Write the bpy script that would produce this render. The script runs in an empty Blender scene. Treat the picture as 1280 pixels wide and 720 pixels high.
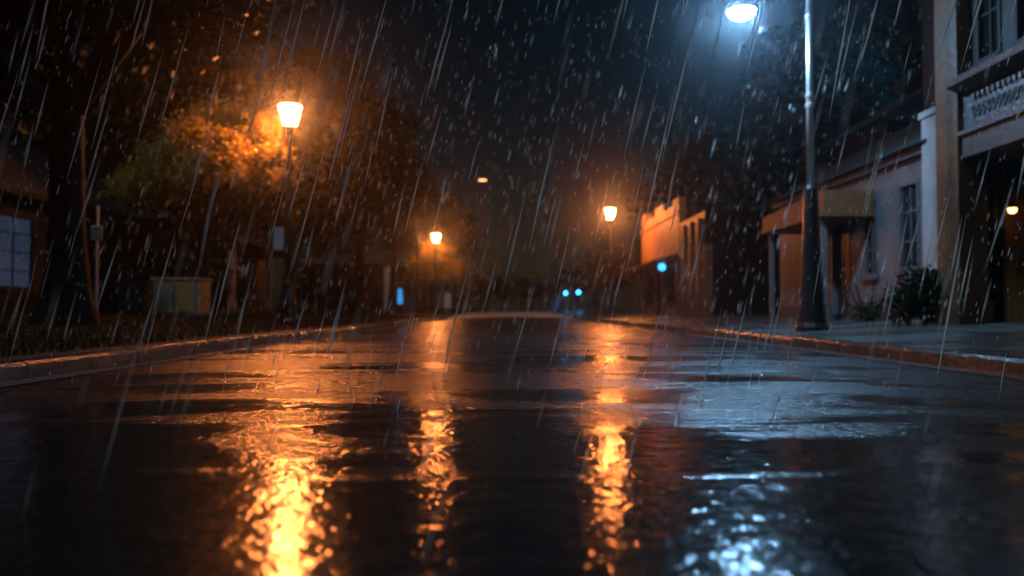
import bpy, math, random
import numpy as np
from math import sin, cos, pi, radians
random.seed(11)
RNG = np.random.default_rng(7)
sc = bpy.context.scene
COL = sc.collection

# ------------------------------------------------------------------ helpers
ORI = {}          # world origin of every thing, so that parts are written in world metres


class MB:
    """collects boxes, tubes, prisms; build() links them as ONE mesh object"""

    def __init__(self):
        self.v, self.f = [], []

    def add(self, verts, faces):
        n = len(self.v)
        self.v += [tuple(p) for p in verts]
        self.f += [tuple(i + n for i in q) for q in faces]
        return self

    def box(self, x0, x1, y0, y1, z0, z1):
        v = [(x0, y0, z0), (x1, y0, z0), (x1, y1, z0), (x0, y1, z0), (x0, y0, z1), (x1, y0, z1), (x1, y1, z1), (x0, y1, z1)]
        return self.add(v, [(0, 3, 2, 1), (4, 5, 6, 7), (0, 1, 5, 4), (1, 2, 6, 5), (2, 3, 7, 6), (3, 0, 4, 7)])

    def prism(self, poly, axis, a0, a1):
        """poly in the two other axes, extruded along axis ('x','y','z')"""
        def P(p, a):
            return {'x': (a, p[0], p[1]), 'y': (p[0], a, p[1]), 'z': (p[0], p[1], a)}[axis]
        n = len(poly)
        v = [P(p, a0) for p in poly] + [P(p, a1) for p in poly]
        f = [tuple(range(n))[::-1], tuple(range(n, 2 * n))]
        f += [(i, (i + 1) % n, n + (i + 1) % n, n + i) for i in range(n)]
        return self.add(v, f)

    def tube(self, path, radii, n=8, cap=True):
        path = [np.array(p, float) for p in path]
        rings = []
        for i, p in enumerate(path):
            t = path[min(i + 1, len(path) - 1)] - path[max(i - 1, 0)]
            t = t / (np.linalg.norm(t) + 1e-9)
            a = np.cross(t, (0, 1, 0) if abs(t[1]) < .9 else (1, 0, 0))
            a /= np.linalg.norm(a) + 1e-9
            b = np.cross(t, a)
            r = radii[i] if hasattr(radii, '__len__') else radii
            rings.append([p + r * (a * cos(2 * pi * k / n) + b * sin(2 * pi * k / n)) for k in range(n)])
        v = [q for r in rings for q in r]
        f = []
        for i in range(len(rings) - 1):
            for k in range(n):
                f.append((i * n + k, i * n + (k + 1) % n, (i + 1) * n + (k + 1) % n, (i + 1) * n + k))
        if cap:
            f.append(tuple(range(n))[::-1])
            f.append(tuple(range((len(rings) - 1) * n, len(rings) * n)))
        return self.add(v, f)

    def lathe(self, cx, cy, prof, n=14):
        """prof: (radius, z) list from bottom to top"""
        v, f = [], []
        for r, z in prof:
            v += [(cx + r * cos(2 * pi * k / n), cy + r * sin(2 * pi * k / n), z) for k in range(n)]
        for i in range(len(prof) - 1):
            for k in range(n):
                f.append((i * n + k, i * n + (k + 1) % n, (i + 1) * n + (k + 1) % n, (i + 1) * n + k))
        f.append(tuple(range(n))[::-1])
        f.append(tuple(range((len(prof) - 1) * n, len(prof) * n)))
        return self.add(v, f)

    def wall_x(self, x0, x1, y0, y1, z0, z1, holes=()):
        """a wall in the plane x with rectangular holes (ya,yb,za,zb)"""
        ys = sorted({y0, y1, *[h[0] for h in holes], *[h[1] for h in holes]})
        for a, b in zip(ys, ys[1:]):
            hz = sorted([(h[2], h[3]) for h in holes if h[0] <= a + 1e-6 and h[1] >= b - 1e-6])
            z = z0
            for p, q in hz:
                if p > z:
                    self.box(x0, x1, a, b, z, p)
                z = q
            if z < z1:
                self.box(x0, x1, a, b, z, z1)
        return self

    def build(self, name, mat, parent=None, origin=None, smooth=False, bevel=0):
        o3 = np.array(ORI[parent.name] if parent else (origin or (0, 0, 0)), float)
        me = bpy.data.meshes.new(name)
        vv = (np.array(self.v, float) - o3)
        me.from_pydata(vv.tolist(), [], self.f)
        me.update()
        me.materials.append(mat)
        o = bpy.data.objects.new(name, me)
        COL.objects.link(o)
        if parent:
            o.parent = parent
        else:
            o.location = o3
        ORI[o.name] = tuple(o3)
        if smooth:
            for p in me.polygons:
                p.use_smooth = True
        if bevel:
            m = o.modifiers.new('bevel', 'BEVEL')
            m.width = bevel
            m.segments = 2
            m.limit_method = 'ANGLE'
        return o


def tag(o, label=None, cat=None, group=None, kind=None):
    if label: o['label'] = label
    if cat: o['category'] = cat
    if group: o['group'] = group
    if kind: o['kind'] = kind
    return o


def thing(name, loc, label, cat, group=None):
    o = bpy.data.objects.new(name, None)
    COL.objects.link(o)
    o.location = loc
    o.empty_display_size = .2
    ORI[o.name] = tuple(loc)
    return tag(o, label, cat, group)


def copy_tree(o, parent=None):
    c = o.copy()
    COL.objects.link(c)
    if parent: c.parent = parent
    for ch in list(o.children):
        copy_tree(ch, c)
    return c


def fast_mesh(name, verts, nper, mat, parent=None, origin=(0, 0, 0)):
    """many loose n-gons from a (N*nper,3) array"""
    o3 = np.array(ORI[parent.name] if parent else origin, float)
    verts = np.asarray(verts, float) - o3
    nf = len(verts) // nper
    me = bpy.data.meshes.new(name)
    me.vertices.add(len(verts))
    me.vertices.foreach_set('co', verts.ravel())
    me.loops.add(len(verts))
    me.loops.foreach_set('vertex_index', np.arange(len(verts), dtype=np.int32))
    me.polygons.add(nf)
    me.polygons.foreach_set('loop_start', np.arange(0, len(verts), nper, dtype=np.int32))
    me.polygons.foreach_set('loop_total', np.full(nf, nper, dtype=np.int32))
    me.update(calc_edges=True)
    me.materials.append(mat)
    o = bpy.data.objects.new(name, me)
    COL.objects.link(o)
    if parent: o.parent = parent
    else: o.location = o3
    ORI[o.name] = tuple(o3)
    return o


# ------------------------------------------------------------------ materials
def mat(name, c1, c2=None, scale=6, rough=.6, bump=0, bscale=None, stretch=(1, 1, 1), spec=.5, metal=0, wet=0, coat=0):
    m = bpy.data.materials.new(name)
    m.use_nodes = True
    nt = m.node_tree
    b = nt.nodes['Principled BSDF']
    b.inputs['Roughness'].default_value = rough
    b.inputs['Specular IOR Level'].default_value = spec
    b.inputs['Metallic'].default_value = metal
    b.inputs['Coat Weight'].default_value = coat
    b.inputs['Coat Roughness'].default_value = .12
    tc = nt.nodes.new('ShaderNodeTexCoord')
    mp = nt.nodes.new('ShaderNodeMapping')
    mp.inputs['Scale'].default_value = stretch
    nt.links.new(tc.outputs['Object'], mp.inputs['Vector'])
    n = nt.nodes.new('ShaderNodeTexNoise')
    n.inputs['Scale'].default_value = scale
    n.inputs['Detail'].default_value = 6
    n.inputs['Roughness'].default_value = .65
    nt.links.new(mp.outputs[0], n.inputs['Vector'])
    r = nt.nodes.new('ShaderNodeValToRGB')
    r.color_ramp.elements[0].position = .35
    r.color_ramp.elements[1].position = .68
    r.color_ramp.elements[0].color = (*c1, 1)
    r.color_ramp.elements[1].color = (*(c2 or tuple(min(1, x * 1.5) for x in c1)), 1)
    nt.links.new(n.outputs['Fac'], r.inputs['Fac'])
    nt.links.new(r.outputs['Color'], b.inputs['Base Color'])
    if wet:
        mr = nt.nodes.new('ShaderNodeMapRange')
        mr.inputs['From Min'].default_value = .4
        mr.inputs['From Max'].default_value = .62
        mr.inputs['To Min'].default_value = wet
        mr.inputs['To Max'].default_value = rough
        n3 = nt.nodes.new('ShaderNodeTexNoise')
        n3.inputs['Scale'].default_value = scale * .3
        nt.links.new(mp.outputs[0], n3.inputs['Vector'])
        nt.links.new(n3.outputs['Fac'], mr.inputs['Value'])
        nt.links.new(mr.outputs[0], b.inputs['Roughness'])
    if bump:
        n2 = nt.nodes.new('ShaderNodeTexNoise')
        n2.inputs['Scale'].default_value = bscale or scale * 4
        n2.inputs['Detail'].default_value = 5
        nt.links.new(mp.outputs[0], n2.inputs['Vector'])
        bp = nt.nodes.new('ShaderNodeBump')
        bp.inputs['Strength'].default_value = bump
        bp.inputs['Distance'].default_value = .02
        nt.links.new(n2.outputs['Fac'], bp.inputs['Height'])
        nt.links.new(bp.outputs[0], b.inputs['Normal'])
    return m


def brick_mat(name, a, b_, mortar, scale=4.0, spec=.5):
    m = mat(name, a)
    nt = m.node_tree
    b = nt.nodes['Principled BSDF']
    tc = nt.nodes.new('ShaderNodeTexCoord')
    sep = nt.nodes.new('ShaderNodeSeparateXYZ')
    nt.links.new(tc.outputs['Object'], sep.inputs[0])
    ad = nt.nodes.new('ShaderNodeMath'); ad.operation = 'ADD'
    nt.links.new(sep.outputs[0], ad.inputs[0]); nt.links.new(sep.outputs[1], ad.inputs[1])
    cb = nt.nodes.new('ShaderNodeCombineXYZ')
    nt.links.new(ad.outputs[0], cb.inputs[0]); nt.links.new(sep.outputs[2], cb.inputs[1])
    br = nt.nodes.new('ShaderNodeTexBrick')
    br.inputs['Color1'].default_value = (*a, 1)
    br.inputs['Color2'].default_value = (*b_, 1)
    br.inputs['Mortar'].default_value = (*mortar, 1)
    br.inputs['Scale'].default_value = scale
    br.inputs['Mortar Size'].default_value = .012
    nt.links.new(cb.outputs[0], br.inputs['Vector'])
    nt.links.new(br.outputs['Color'], b.inputs['Base Color'])
    bp = nt.nodes.new('ShaderNodeBump')
    bp.inputs['Strength'].default_value = .6
    bp.inputs['Distance'].default_value = .01
    bp.invert = True
    nt.links.new(br.outputs['Fac'], bp.inputs['Height'])
    nt.links.new(bp.outputs[0], b.inputs['Normal'])
    b.inputs['Roughness'].default_value = .5
    b.inputs['Specular IOR Level'].default_value = spec
    return m


def emit(name, col, strength):
    m = bpy.data.materials.new(name)
    m.use_nodes = True
    nt = m.node_tree
    b = nt.nodes['Principled BSDF']
    b.inputs['Base Color'].default_value = (.02, .02, .02, 1)
    b.inputs['Emission Color'].default_value = (*col, 1)
    b.inputs['Emission Strength'].default_value = strength
    return m


def leaf_mat(name, c1, c2, trans=.45, spec=.4):
    m = mat(name, c1, c2, scale=1.3, rough=.4, spec=spec)
    nt = m.node_tree
    b = nt.nodes['Principled BSDF']
    out = nt.nodes['Material Output']
    ramp = next(n for n in nt.nodes if n.type == 'VALTORGB')
    tr = nt.nodes.new('ShaderNodeBsdfTranslucent')
    nt.links.new(ramp.outputs[0], tr.inputs['Color'])
    mx = nt.nodes.new('ShaderNodeMixShader')
    mx.inputs[0].default_value = trans
    nt.links.new(b.outputs[0], mx.inputs[1])
    nt.links.new(tr.outputs[0], mx.inputs[2])
    nt.links.new(mx.outputs[0], out.inputs['Surface'])
    return m


def road_mat():
    m = bpy.data.materials.new('wet_asphalt')
    m.use_nodes = True
    nt = m.node_tree
    N, L = nt.nodes, nt.links
    b = N['Principled BSDF']
    tc = N.new('ShaderNodeTexCoord')

    def noise(scale, st=(1, 1, 1), detail=4, rough=.55, dist=0):
        mp = N.new('ShaderNodeMapping')
        mp.inputs['Scale'].default_value = st
        L.new(tc.outputs['Object'], mp.inputs['Vector'])
        n = N.new('ShaderNodeTexNoise')
        n.inputs['Scale'].default_value = scale
        n.inputs['Detail'].default_value = detail
        n.inputs['Roughness'].default_value = rough
        n.inputs['Distortion'].default_value = dist
        L.new(mp.outputs[0], n.inputs['Vector'])
        return n.outputs['Fac']

    def mr(src, a, c, d, e, smooth=True):
        q = N.new('ShaderNodeMapRange')
        q.interpolation_type = 'SMOOTHSTEP' if smooth else 'LINEAR'
        for i, v in zip(('From Min', 'From Max', 'To Min', 'To Max'), (a, c, d, e)):
            q.inputs[i].default_value = v
        L.new(src, q.inputs['Value'])
        return q.outputs[0]

    def math_(op, a, c):
        q = N.new('ShaderNodeMath')
        q.operation = op
        for i, s in enumerate((a, c)):
            if hasattr(s, 'links'): L.new(s, q.inputs[i])
            else: q.inputs[i].default_value = s
        return q.outputs[0]

    # standing water: long shallow bands lying across the road (1 = water, 0 = wet rough asphalt)
    w1 = noise(1.0, (.42, 1.0, 1), 6, .62, .6)
    sp = N.new('ShaderNodeSeparateXYZ')          # the road dips where the deepest puddle stands
    L.new(tc.outputs['Object'], sp.inputs[0])
    dip = mr(sp.outputs[1], .6, 5.5, .22, 0)
    water = mr(math_('ADD', w1, dip), PUD0, PUD1, 0, 1)
    rough = math_('ADD', mr(water, 0, 1, R_DRY, R_WATER, False), math_('MULTIPLY', math_('SUBTRACT', noise(14, (1, 1, 1), 3), .5), .12))
    L.new(rough, b.inputs['Roughness'])
    col = N.new('ShaderNodeValToRGB')
    col.color_ramp.elements[0].color = (.010, .011, .012, 1)
    col.color_ramp.elements[1].color = (.034, .034, .035, 1)
    L.new(noise(70, (1, 1, 1), 3, .7), col.inputs['Fac'])
    L.new(col.outputs[0], b.inputs['Base Color'])
    b.inputs['Specular IOR Level'].default_value = .5
    b.inputs['IOR'].default_value = 1.5
    # aggregate grain and rain ripples
    pebble = math_('MULTIPLY', noise(26, (1, 1, 1), 3, .6), mr(water, 0, 1, .014, .0005, False))
    grain = math_('MULTIPLY', noise(75, (1, 1, 1), 3, .7), mr(water, 0, 1, G_DRY, G_WATER, False))
    ripple = math_('MULTIPLY', noise(11, (1, 1, 1), 3, .55, .5), mr(water, 0, 1, .0035, RIP, False))
    chop = math_('MULTIPLY', noise(34, (1, 1, 1), 2, .6), mr(water, 0, 1, .0034, .0017, False))
    swell = math_('MULTIPLY', noise(3.2, (1, 1.6, 1), 2, .5), SWELL)
    vo = N.new('ShaderNodeTexVoronoi')            # rings where drops strike
    vo.inputs['Scale'].default_value = 5.5
    L.new(tc.outputs['Object'], vo.inputs['Vector'])
    vsep = N.new('ShaderNodeSeparateXYZ')
    L.new(vo.outputs['Color'], vsep.inputs[0])
    ph = math_('ADD', math_('MULTIPLY', vo.outputs['Distance'], 62), math_('MULTIPLY', vsep.outputs[0], 20))
    reach = math_('ADD', math_('MULTIPLY', vsep.outputs[1], .34), .02)
    fall = math_('MAXIMUM', math_('SUBTRACT', 1, math_('DIVIDE', vo.outputs['Distance'], reach)), 0)
    drop = math_('MULTIPLY', math_('MULTIPLY', math_('SINE', ph, 0), fall), mr(water, 0, 1, .0002, DROP, False))
    h = math_('ADD', math_('ADD', math_('ADD', grain, pebble), ripple), math_('ADD', math_('ADD', swell, chop), drop))
    bp = N.new('ShaderNodeBump')
    bp.inputs['Strength'].default_value = 1
    bp.inputs['Distance'].default_value = 1
    L.new(h, bp.inputs['Height'])
    L.new(bp.outputs[0], b.inputs['Normal'])
    return m


PUD0, PUD1 = .46, .64
R_DRY, R_WATER = .29, .11
G_DRY, G_WATER = .0024, .00015
RIP, SWELL, DROP = .0044, .0025, .0003

ORANGE = (1.0, .265, .06)
COOL = (.30, .62, 1.0)
M = {}
M['road'] = road_mat()
M['concrete'] = mat('wet_concrete', (.05, .05, .05), (.11, .107, .10), 2.5, .42, .35, 60, wet=.12)
M['crossing'] = mat('pale_crossing_concrete', (.46, .45, .43), (.58, .57, .54), 2.5, .5, .3, 50)
M['kerb'] = mat('kerb_concrete', (.03, .028, .026), (.07, .066, .06), 3, .26, .5, 40, wet=.15)
M['gutter'] = mat('gutter_concrete', (.07, .07, .068), (.13, .125, .12), 2.5, .35, .35, 50, stretch=(1, .4, 1), wet=.1)
M['earth'] = mat('dark_earth', (.008, .007, .005), (.018, .015, .010), 3, .8, .5, 30)
M['grass'] = leaf_mat('grass_blades', (.014, .018, .005), (.042, .036, .011), .2, .05)
M['black'] = mat('black_paint', (.008, .009, .010), (.014, .015, .016), 8, .32, .15, 60)
M['bark'] = mat('wet_bark', (.005, .004, .0035), (.013, .011, .009), 5, .75, .9, 14, stretch=(1, 1, .25), spec=.12)
M['leaf_dark'] = leaf_mat('dark_leaves', (.006, .012, .004), (.016, .022, .007), .15, .15)
M['leaf_mid'] = leaf_mat('green_leaves', (.03, .036, .009), (.07, .066, .016))
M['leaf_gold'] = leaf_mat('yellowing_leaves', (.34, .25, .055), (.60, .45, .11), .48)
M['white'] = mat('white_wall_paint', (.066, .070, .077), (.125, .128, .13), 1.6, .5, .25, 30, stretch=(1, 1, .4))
M['whitetrim'] = mat('white_trim_paint', (.2, .2, .21), (.3, .3, .3), 3, .4, .1)
M['shingle'] = mat('grey_shingles', (.018, .018, .019), (.042, .042, .042), 5, .6, .8, 16, stretch=(.6, .6, 2))
M['tan'] = mat('lamp_orange_wood', (.12, .043, .013), (.21, .078, .025), 3, .5, .3, 20, stretch=(3, 1, 3))  # orange lamp light on the porch roof put into this wood colour
M['door'] = mat('door_wood', (.16, .075, .022), (.30, .15, .05), 4, .35, .3, 12, stretch=(4, 4, .5))
M['pillar'] = mat('brown_stone', (.034, .015, .006), (.085, .037, .013), 2.2, .5, .7, 9)
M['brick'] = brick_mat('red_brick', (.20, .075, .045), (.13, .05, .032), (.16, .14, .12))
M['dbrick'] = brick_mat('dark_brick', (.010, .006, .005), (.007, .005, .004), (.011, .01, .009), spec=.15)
M['stone'] = mat('grey_limestone', (.02, .021, .024), (.05, .052, .055), 3, .5, .6, 18)
M['frieze'] = mat('carved_limestone', (.018, .026, .032), (.07, .095, .11), 7, .4, 1.0, 16)
M['glass'] = mat('dark_window_glass', (.006, .008, .010), (.010, .012, .014), 3, .06)
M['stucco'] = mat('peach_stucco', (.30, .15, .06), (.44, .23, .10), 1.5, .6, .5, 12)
M['bluedoor'] = mat('teal_plastic', (.01, .05, .055), (.015, .085, .09), 4, .4)
M['boxpale'] = mat('pale_lit_box_paint', (.26, .21, .18), (.36, .31, .27), 4, .45)  # cabinet face lit paler, that tone put into the paint
M['boxbrown'] = mat('lamp_orange_box_paint', (.34, .17, .05), (.5, .27, .10), 3, .5, .3)  # orange lamp light on the cabinet put into its paint colour
M['sidingl'] = mat('grey_siding', (.05, .055, .06), (.085, .09, .095), 2, .6, .3, 20)
M['signpale'] = mat('pale_sign_face', (.5, .52, .58), (.62, .64, .7), 4, .35)
M['signback'] = mat('sign_metal', (.2, .2, .2), (.3, .3, .3), 6, .35, metal=.8)
M['steel'] = mat('galvanised_steel', (.45, .47, .48), (.6, .62, .64), 14, .32, .2, metal=.7)
M['lamp_o'] = emit('warm_lamp_glass', ORANGE, 900)
M['lamp_c'] = emit('cool_lamp_glass', COOL, 1550)
M['lamp_weak'] = emit('weaker_warm_lamp_glass', ORANGE, 680)
M['lamp_far'] = emit('dim_lamp_glass', (1, .45, .18), 7)
M['sign_blue'] = emit('blue_sign_light', (.02, .38, .95), 1.6)
M['disc_blue'] = emit('blue_lamp_light', (.05, .42, 1), 5)
M['signal'] = emit('signal_light', (.03, .42, .95), 22)
M['signaloff'] = mat('unlit_signal_lens', (.02, .01, .005), rough=.2)
M['blueboard'] = emit('blue_board_light', (.01, .09, .35), .5)
M['darksiding'] = mat('dark_siding', (.007, .008, .009), (.014, .015, .017), 2, .6, .3, 20, spec=.15)
M['blueroom'] = emit('blue_window_light', (.002, .055, .12), .8)
M['pendant'] = emit('pendant_light', (1, .5, .18), 9)

# ------------------------------------------------------------------ numbers of the place
LK, RK = -3.7, 4.1           # kerb faces
KH = .13


def road_z(x):
    return .025 * (1 - (x / 3.9) ** 2)


def rise(y):                 # the street climbs a little beyond the second lanterns
    q = max(0, min(1, (y - 44) / 40))
    return .38 * q * q * (3 - 2 * q)


def left_z(x):               # lawn rises away from the kerb
    return KH + max(0, (-x - 3.9)) * .034


def right_z(x):              # pavement rises towards the houses
    return KH + max(0, (x - 4.3)) * .066


def sheet(name, xs, ys, zf, m, label, cat):
    v = [(x, y, zf(x, y)) for y in ys for x in xs]
    nx = len(xs)
    f = [(j * nx + i, j * nx + i + 1, (j + 1) * nx + i + 1, (j + 1) * nx + i) for j in range(len(ys) - 1) for i in range(nx - 1)]
    o = MB().add(v, f).build(name, m, smooth=True)
    return tag(o, label, cat, kind='structure')


sheet('ground', list(np.linspace(-420, 420, 22)), list(np.linspace(-80, 700, 20)), lambda x, y: -.12, M['earth'],
      'dark bare earth under and beyond the whole street', 'ground')
xs = list(np.linspace(LK + .42, RK - .42, 15))
sheet('road', xs, list(np.linspace(-8, 160, 85)), lambda x, y: road_z(x) + rise(y), M['road'],
      'rain soaked black asphalt road running straight ahead', 'road')
for s, k, nm in ((-1, LK, 'dark wet gutter beside the left kerb'), (1, RK, 'dark wet gutter beside the right kerb')):
    a, b = (k, k + .42) if s < 0 else (k - .42, k)
    sheet('gutter', [a, (a + b) / 2, b], list(np.linspace(-8, 160, 60)),
          lambda x, y: (road_z(x) + .006 if abs(x) < abs(k) - .3 else -.012) + rise(y), M['gutter'], nm, 'gutter')
# kerbs: worn, slightly uneven stones
for s, k, nm in ((-1, LK, 'wet concrete kerb along the lawn'), (1, RK, 'wet concrete kerb along the right pavement')):
    mb = MB()
    y = -8.0
    while y < 160:
        ln = 1.8 + random.uniform(-.05, .05)
        j = random.uniform(-.010, .010)
        h = KH + random.uniform(-.010, .006) + rise(y)
        sub = 6 if y < 40 else 1
        rows = []
        for q in range(sub + 1):
            yy = y + (ln - .012) * q / sub
            e = random.uniform(-.006, .006)
            o = k + s * (j * .6)
            rows.append([(o, yy, -.1), (o + s * .012 + e * .4, yy, h - .035 + e), (o + s * .035 + e * .4, yy, h - .006 + e * .6), (o + s * .08, yy, h + .002), (k + s * .17, yy, h - .002), (k + s * .17, yy, -.1)])
        v = [p for r in rows for p in r]
        f = []
        for q in range(sub):
            for t in range(5):
                f.append((q * 6 + t, q * 6 + t + 1, q * 6 + 7 + t, q * 6 + 6 + t))
        f.append(tuple(range(6)))
        f.append(tuple(range(sub * 6, sub * 6 + 6))[::-1])
        mb.add(v, f)
        y += ln
    tag(mb.build('kerb', M['kerb'], smooth=False), nm, 'kerb', kind='structure')
sheet('lawn', [LK - .17, -5, -7, -10, -14, -30, -120], list(np.linspace(-8, 160, 40)), lambda x, y: left_z(max(x, -16)) - .015 + rise(y),
      M['earth'], 'dark sloping lawn soil on the left of the road', 'lawn')
sheet('pavement', list(np.linspace(RK + .17, 7.3, 6)) + [10, 30, 120], list(np.linspace(-8, 160, 40)), lambda x, y: right_z(min(x, 7.3)) - .006 + rise(y),
      M['concrete'], 'wet concrete pavement rising to the buildings on the right', 'pavement')
# pale concrete crossing far down the road
cv = []
ys = np.linspace(46, 78, 17)
for y in ys:
    for x in np.linspace(LK + .02, RK - .02, 13):
        edge = 3.5 * (1 - (x / 3.9) ** 2)
        t = max(0, min(1, (y - 46 - edge) / 10))
        t2 = max(0, min(1, (78 - y) / 4))
        cv.append((x, y, road_z(x) + rise(y) - .03 + .09 * min(t, t2)))
cf = [(j * 13 + i, j * 13 + i + 1, j * 13 + 14 + i, j * 13 + 13 + i) for j in range(16) for i in range(12)]
tag(MB().add(cv, cf).build('concrete_crossing', M['crossing'], smooth=True), 'pale raised concrete crossing far down the road', 'crossing', kind='structure')

# ------------------------------------------------------------------ grass (nobody could count it)
n = 64000
gy = 4 + 46 * RNG.random(n) ** 1.7
gx = LK - .24 - (.2 + 10.5 * RNG.random(n) ** 1.2)
keep = ~((gx < -12.8))
gx, gy = gx[keep], gy[keep]
n = len(gx)
gz = KH + np.maximum(0, -gx - 3.9) * .034 - .015
hh = RNG.uniform(.04, .13, n)
ang = RNG.uniform(0, 2 * pi, n)
ww = RNG.uniform(.004, .010, n)
lean = RNG.uniform(-.04, .04, (n, 2))
P = np.stack([gx, gy, gz], 1)
D = np.stack([np.cos(ang), np.sin(ang), np.zeros(n)], 1) * ww[:, None]
T = P + np.concatenate([lean, hh[:, None]], 1)
tri = np.stack([P - D, P + D, T], 1).reshape(-1, 3)
tag(fast_mesh('grass', tri, 3, M['grass']), 'short dark grass and weeds behind the left kerb', 'grass', kind='stuff')
# fallen leaves on lawn and gutter
n = 260
lx = RNG.uniform(-9, -3.3, n); ly = 6 + 26 * RNG.random(n)
lz = np.where(lx < LK - .17, KH + np.maximum(0, -lx - 3.9) * .034 + .04, np.where(lx < LK, KH + .008, .012))
a = RNG.uniform(0, 2 * pi, n); s_ = RNG.uniform(.025, .05, n)
C0 = np.stack([lx, ly, lz], 1)
U = np.stack([np.cos(a) * s_, np.sin(a) * s_, RNG.uniform(-.006, .006, n)], 1)
V = np.stack([-np.sin(a) * s_ * .6, np.cos(a) * s_ * .6, RNG.uniform(-.006, .006, n)], 1)
tag(fast_mesh('fallen_leaves', np.stack([C0 - U, C0 - V, C0 + U, C0 + V], 1).reshape(-1, 3), 4, M['leaf_gold']),
    'scattered wet fallen leaves on the lawn and kerb', 'leaves', kind='stuff')


# ------------------------------------------------------------------ trees
def crown_quads(blobs, count, size, shell=.5):
    """blobs: (x,y,z,rx,ry,rz). leaf quads spread through the blobs' volume, in clumps"""
    w = np.array([b[3] * b[4] * b[5] for b in blobs]) ** .8
    w /= w.sum()
    out = []
    for b, k in zip(blobs, w):
        m = max(8, int(count * k / 16))
        d = RNG.normal(size=(m, 3)); d /= np.linalg.norm(d, axis=1)[:, None]
        r = (shell + (1 - shell) * RNG.random(m)) * (1 + .16 * RNG.normal(size=m))
        cc = np.array(b[:3]) + d * r[:, None] * np.array(b[3:])
        cs = RNG.uniform(.6, 1.5, m) * size * 2.6
        pts = (cc[:, None, :] + RNG.normal(size=(m, 16, 3)) * cs[:, None, None] * .55).reshape(-1, 3)
        k2 = len(pts)
        u = RNG.normal(size=(k2, 3)); u /= np.linalg.norm(u, axis=1)[:, None]
        u[:, 2] *= .6
        v = RNG.normal(size=(k2, 3)); v -= (v * u).sum(1)[:, None] * u
        v /= np.linalg.norm(v, axis=1)[:, None]
        s = size * RNG.uniform(.55, 1.2, k2)[:, None]
        out.append(np.stack([pts - u * s, pts - v * s * .55, pts + u * s, pts + v * s * .55], 1).reshape(-1, 3))
    return np.concatenate(out)


def trunk_mesh(mb, x, y, z0, ztop, r, blobs, n=10):
    k = 6
    path, rad = [], []
    for i in range(k + 1):
        t = i / k
        path.append((x + .12 * r * sin(3 * t + x), y + .3 * r * sin(4 * t + y), z0 - .1 + (ztop - z0 + .1) * t))
        rad.append(r * (1.5 if i == 0 else 1.12 if i == 1 else 1 - .35 * t))
    n2 = 26
    ridge = 1 + .07 * RNG.normal(size=n2)              # furrowed bark and root flare
    fine, frad = [], []
    for i in range(k * 6 + 1):
        q = min(i / 6, k - 1e-6); a = int(q); u = q - a
        fine.append(np.array(path[a]) * (1 - u) + np.array(path[a + 1]) * u)
        frad.append(rad[a] * (1 - u) + rad[a + 1] * u)
    v, f = [], []
    for i, (p, rr) in enumerate(zip(fine, frad)):
        flare = max(0, 1 - i / 5)
        for q in range(n2):
            a = 2 * pi * q / n2
            m_ = ridge[q] + .025 * RNG.normal() + flare * .22 * max(0, sin(a * 2.5 + x)) 
            v.append((p[0] + rr * m_ * cos(a), p[1] + rr * m_ * sin(a), p[2]))
    for i in range(len(fine) - 1):
        for q in range(n2):
            f.append((i * n2 + q, i * n2 + (q + 1) % n2, (i + 1) * n2 + (q + 1) % n2, (i + 1) * n2 + q))
    mb.add(v, f)
    for b in blobs:
        st = np.array(path[-2]); en = np.array(b[:3])
        mid = (st + en) / 2 + np.array([0, 0, .12 * np.linalg.norm(en - st)])
        mb.tube([st, mid, en, en + (en - mid) * .4], [r * .5, r * .32, r * .18, r * .05], 7)
        for q in range(4):
            d = RNG.normal(size=3) * np.array(b[3:]) * .8
            p = mid + (en - mid) * RNG.random()
            mb.tube([p, p + d * .5 + (0, 0, .1), p + d], [r * .14, r * .08, r * .02], 5)


def tree(x, y, z0, ztop, r, blobs, count, size, leaf, label, group=None, name='street_tree', shell=.5):
    t = thing(name, (x, y, z0), label, 'tree', group)
    mb = MB()
    trunk_mesh(mb, x, y, z0, ztop, r, blobs)
    mb.build('trunk', M['bark'], t, smooth=True)
    fast_mesh('crown', crown_quads(blobs, count, size, shell), 4, leaf, t)
    return t


LT = 'trees along the left lawn'
tree(-7.7, 14, left_z(-7.7), 4.6, .34,
     [(-7.6, 14, 7.2, 2.2, 2.2, 1.7), (-10, 13.4, 6.4, 2.2, 2.2, 2.0), (-5.6, 14, 7.3, 1.9, 1.9, 1.2), (-8.4, 15.4, 8.2, 2.6, 2.4, 1.7), (-6.6, 12.2, 6.2, 1.5, 1.5, 1.0), (-9.6, 11.6, 5.4, 1.7, 1.7, 1.3), (-4.6, 13.6, 6.7, 1.1, 1.2, .7), (-6.4, 14.8, 6.2, 1.7, 1.6, .9), (-9.3, 14.6, 4.9, 1.4, 1.4, .8), (-10.6, 15, 5.2, 1.5, 1.5, 1.0)],
     80000, .13, M['leaf_dark'], 'big dark tree with the thickest trunk standing before the blue window', LT, shell=.3)
tree(-9.9, 26, left_z(-9.9), 2.8, .2,
     [(-6.8, 22.4, 5.7, .48, .4, .30), (-7.75, 22.0, 5.0, .62, .45, .42), (-6.35, 21.7, 4.8, .34, .32, .28), (-7.2, 22.1, 4.25, .42, .35, .26), (-6.05, 21.4, 4.05, .26, .3, .22), (-8.7, 22.6, 4.5, .6, .5, .4), (-9.2, 22.9, 5.6, .6, .5, .4), (-10, 24.4, 5.0, 1.1, 1.1, .7), (-11.2, 24.8, 4.3, 1.0, 1.1, .6), (-9.0, 25, 6.2, 1.1, 1.1, .7),],
     46000, .08, M['leaf_gold'], 'yellow leaved tree glowing orange beside the nearest lantern', LT, shell=.25)
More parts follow.
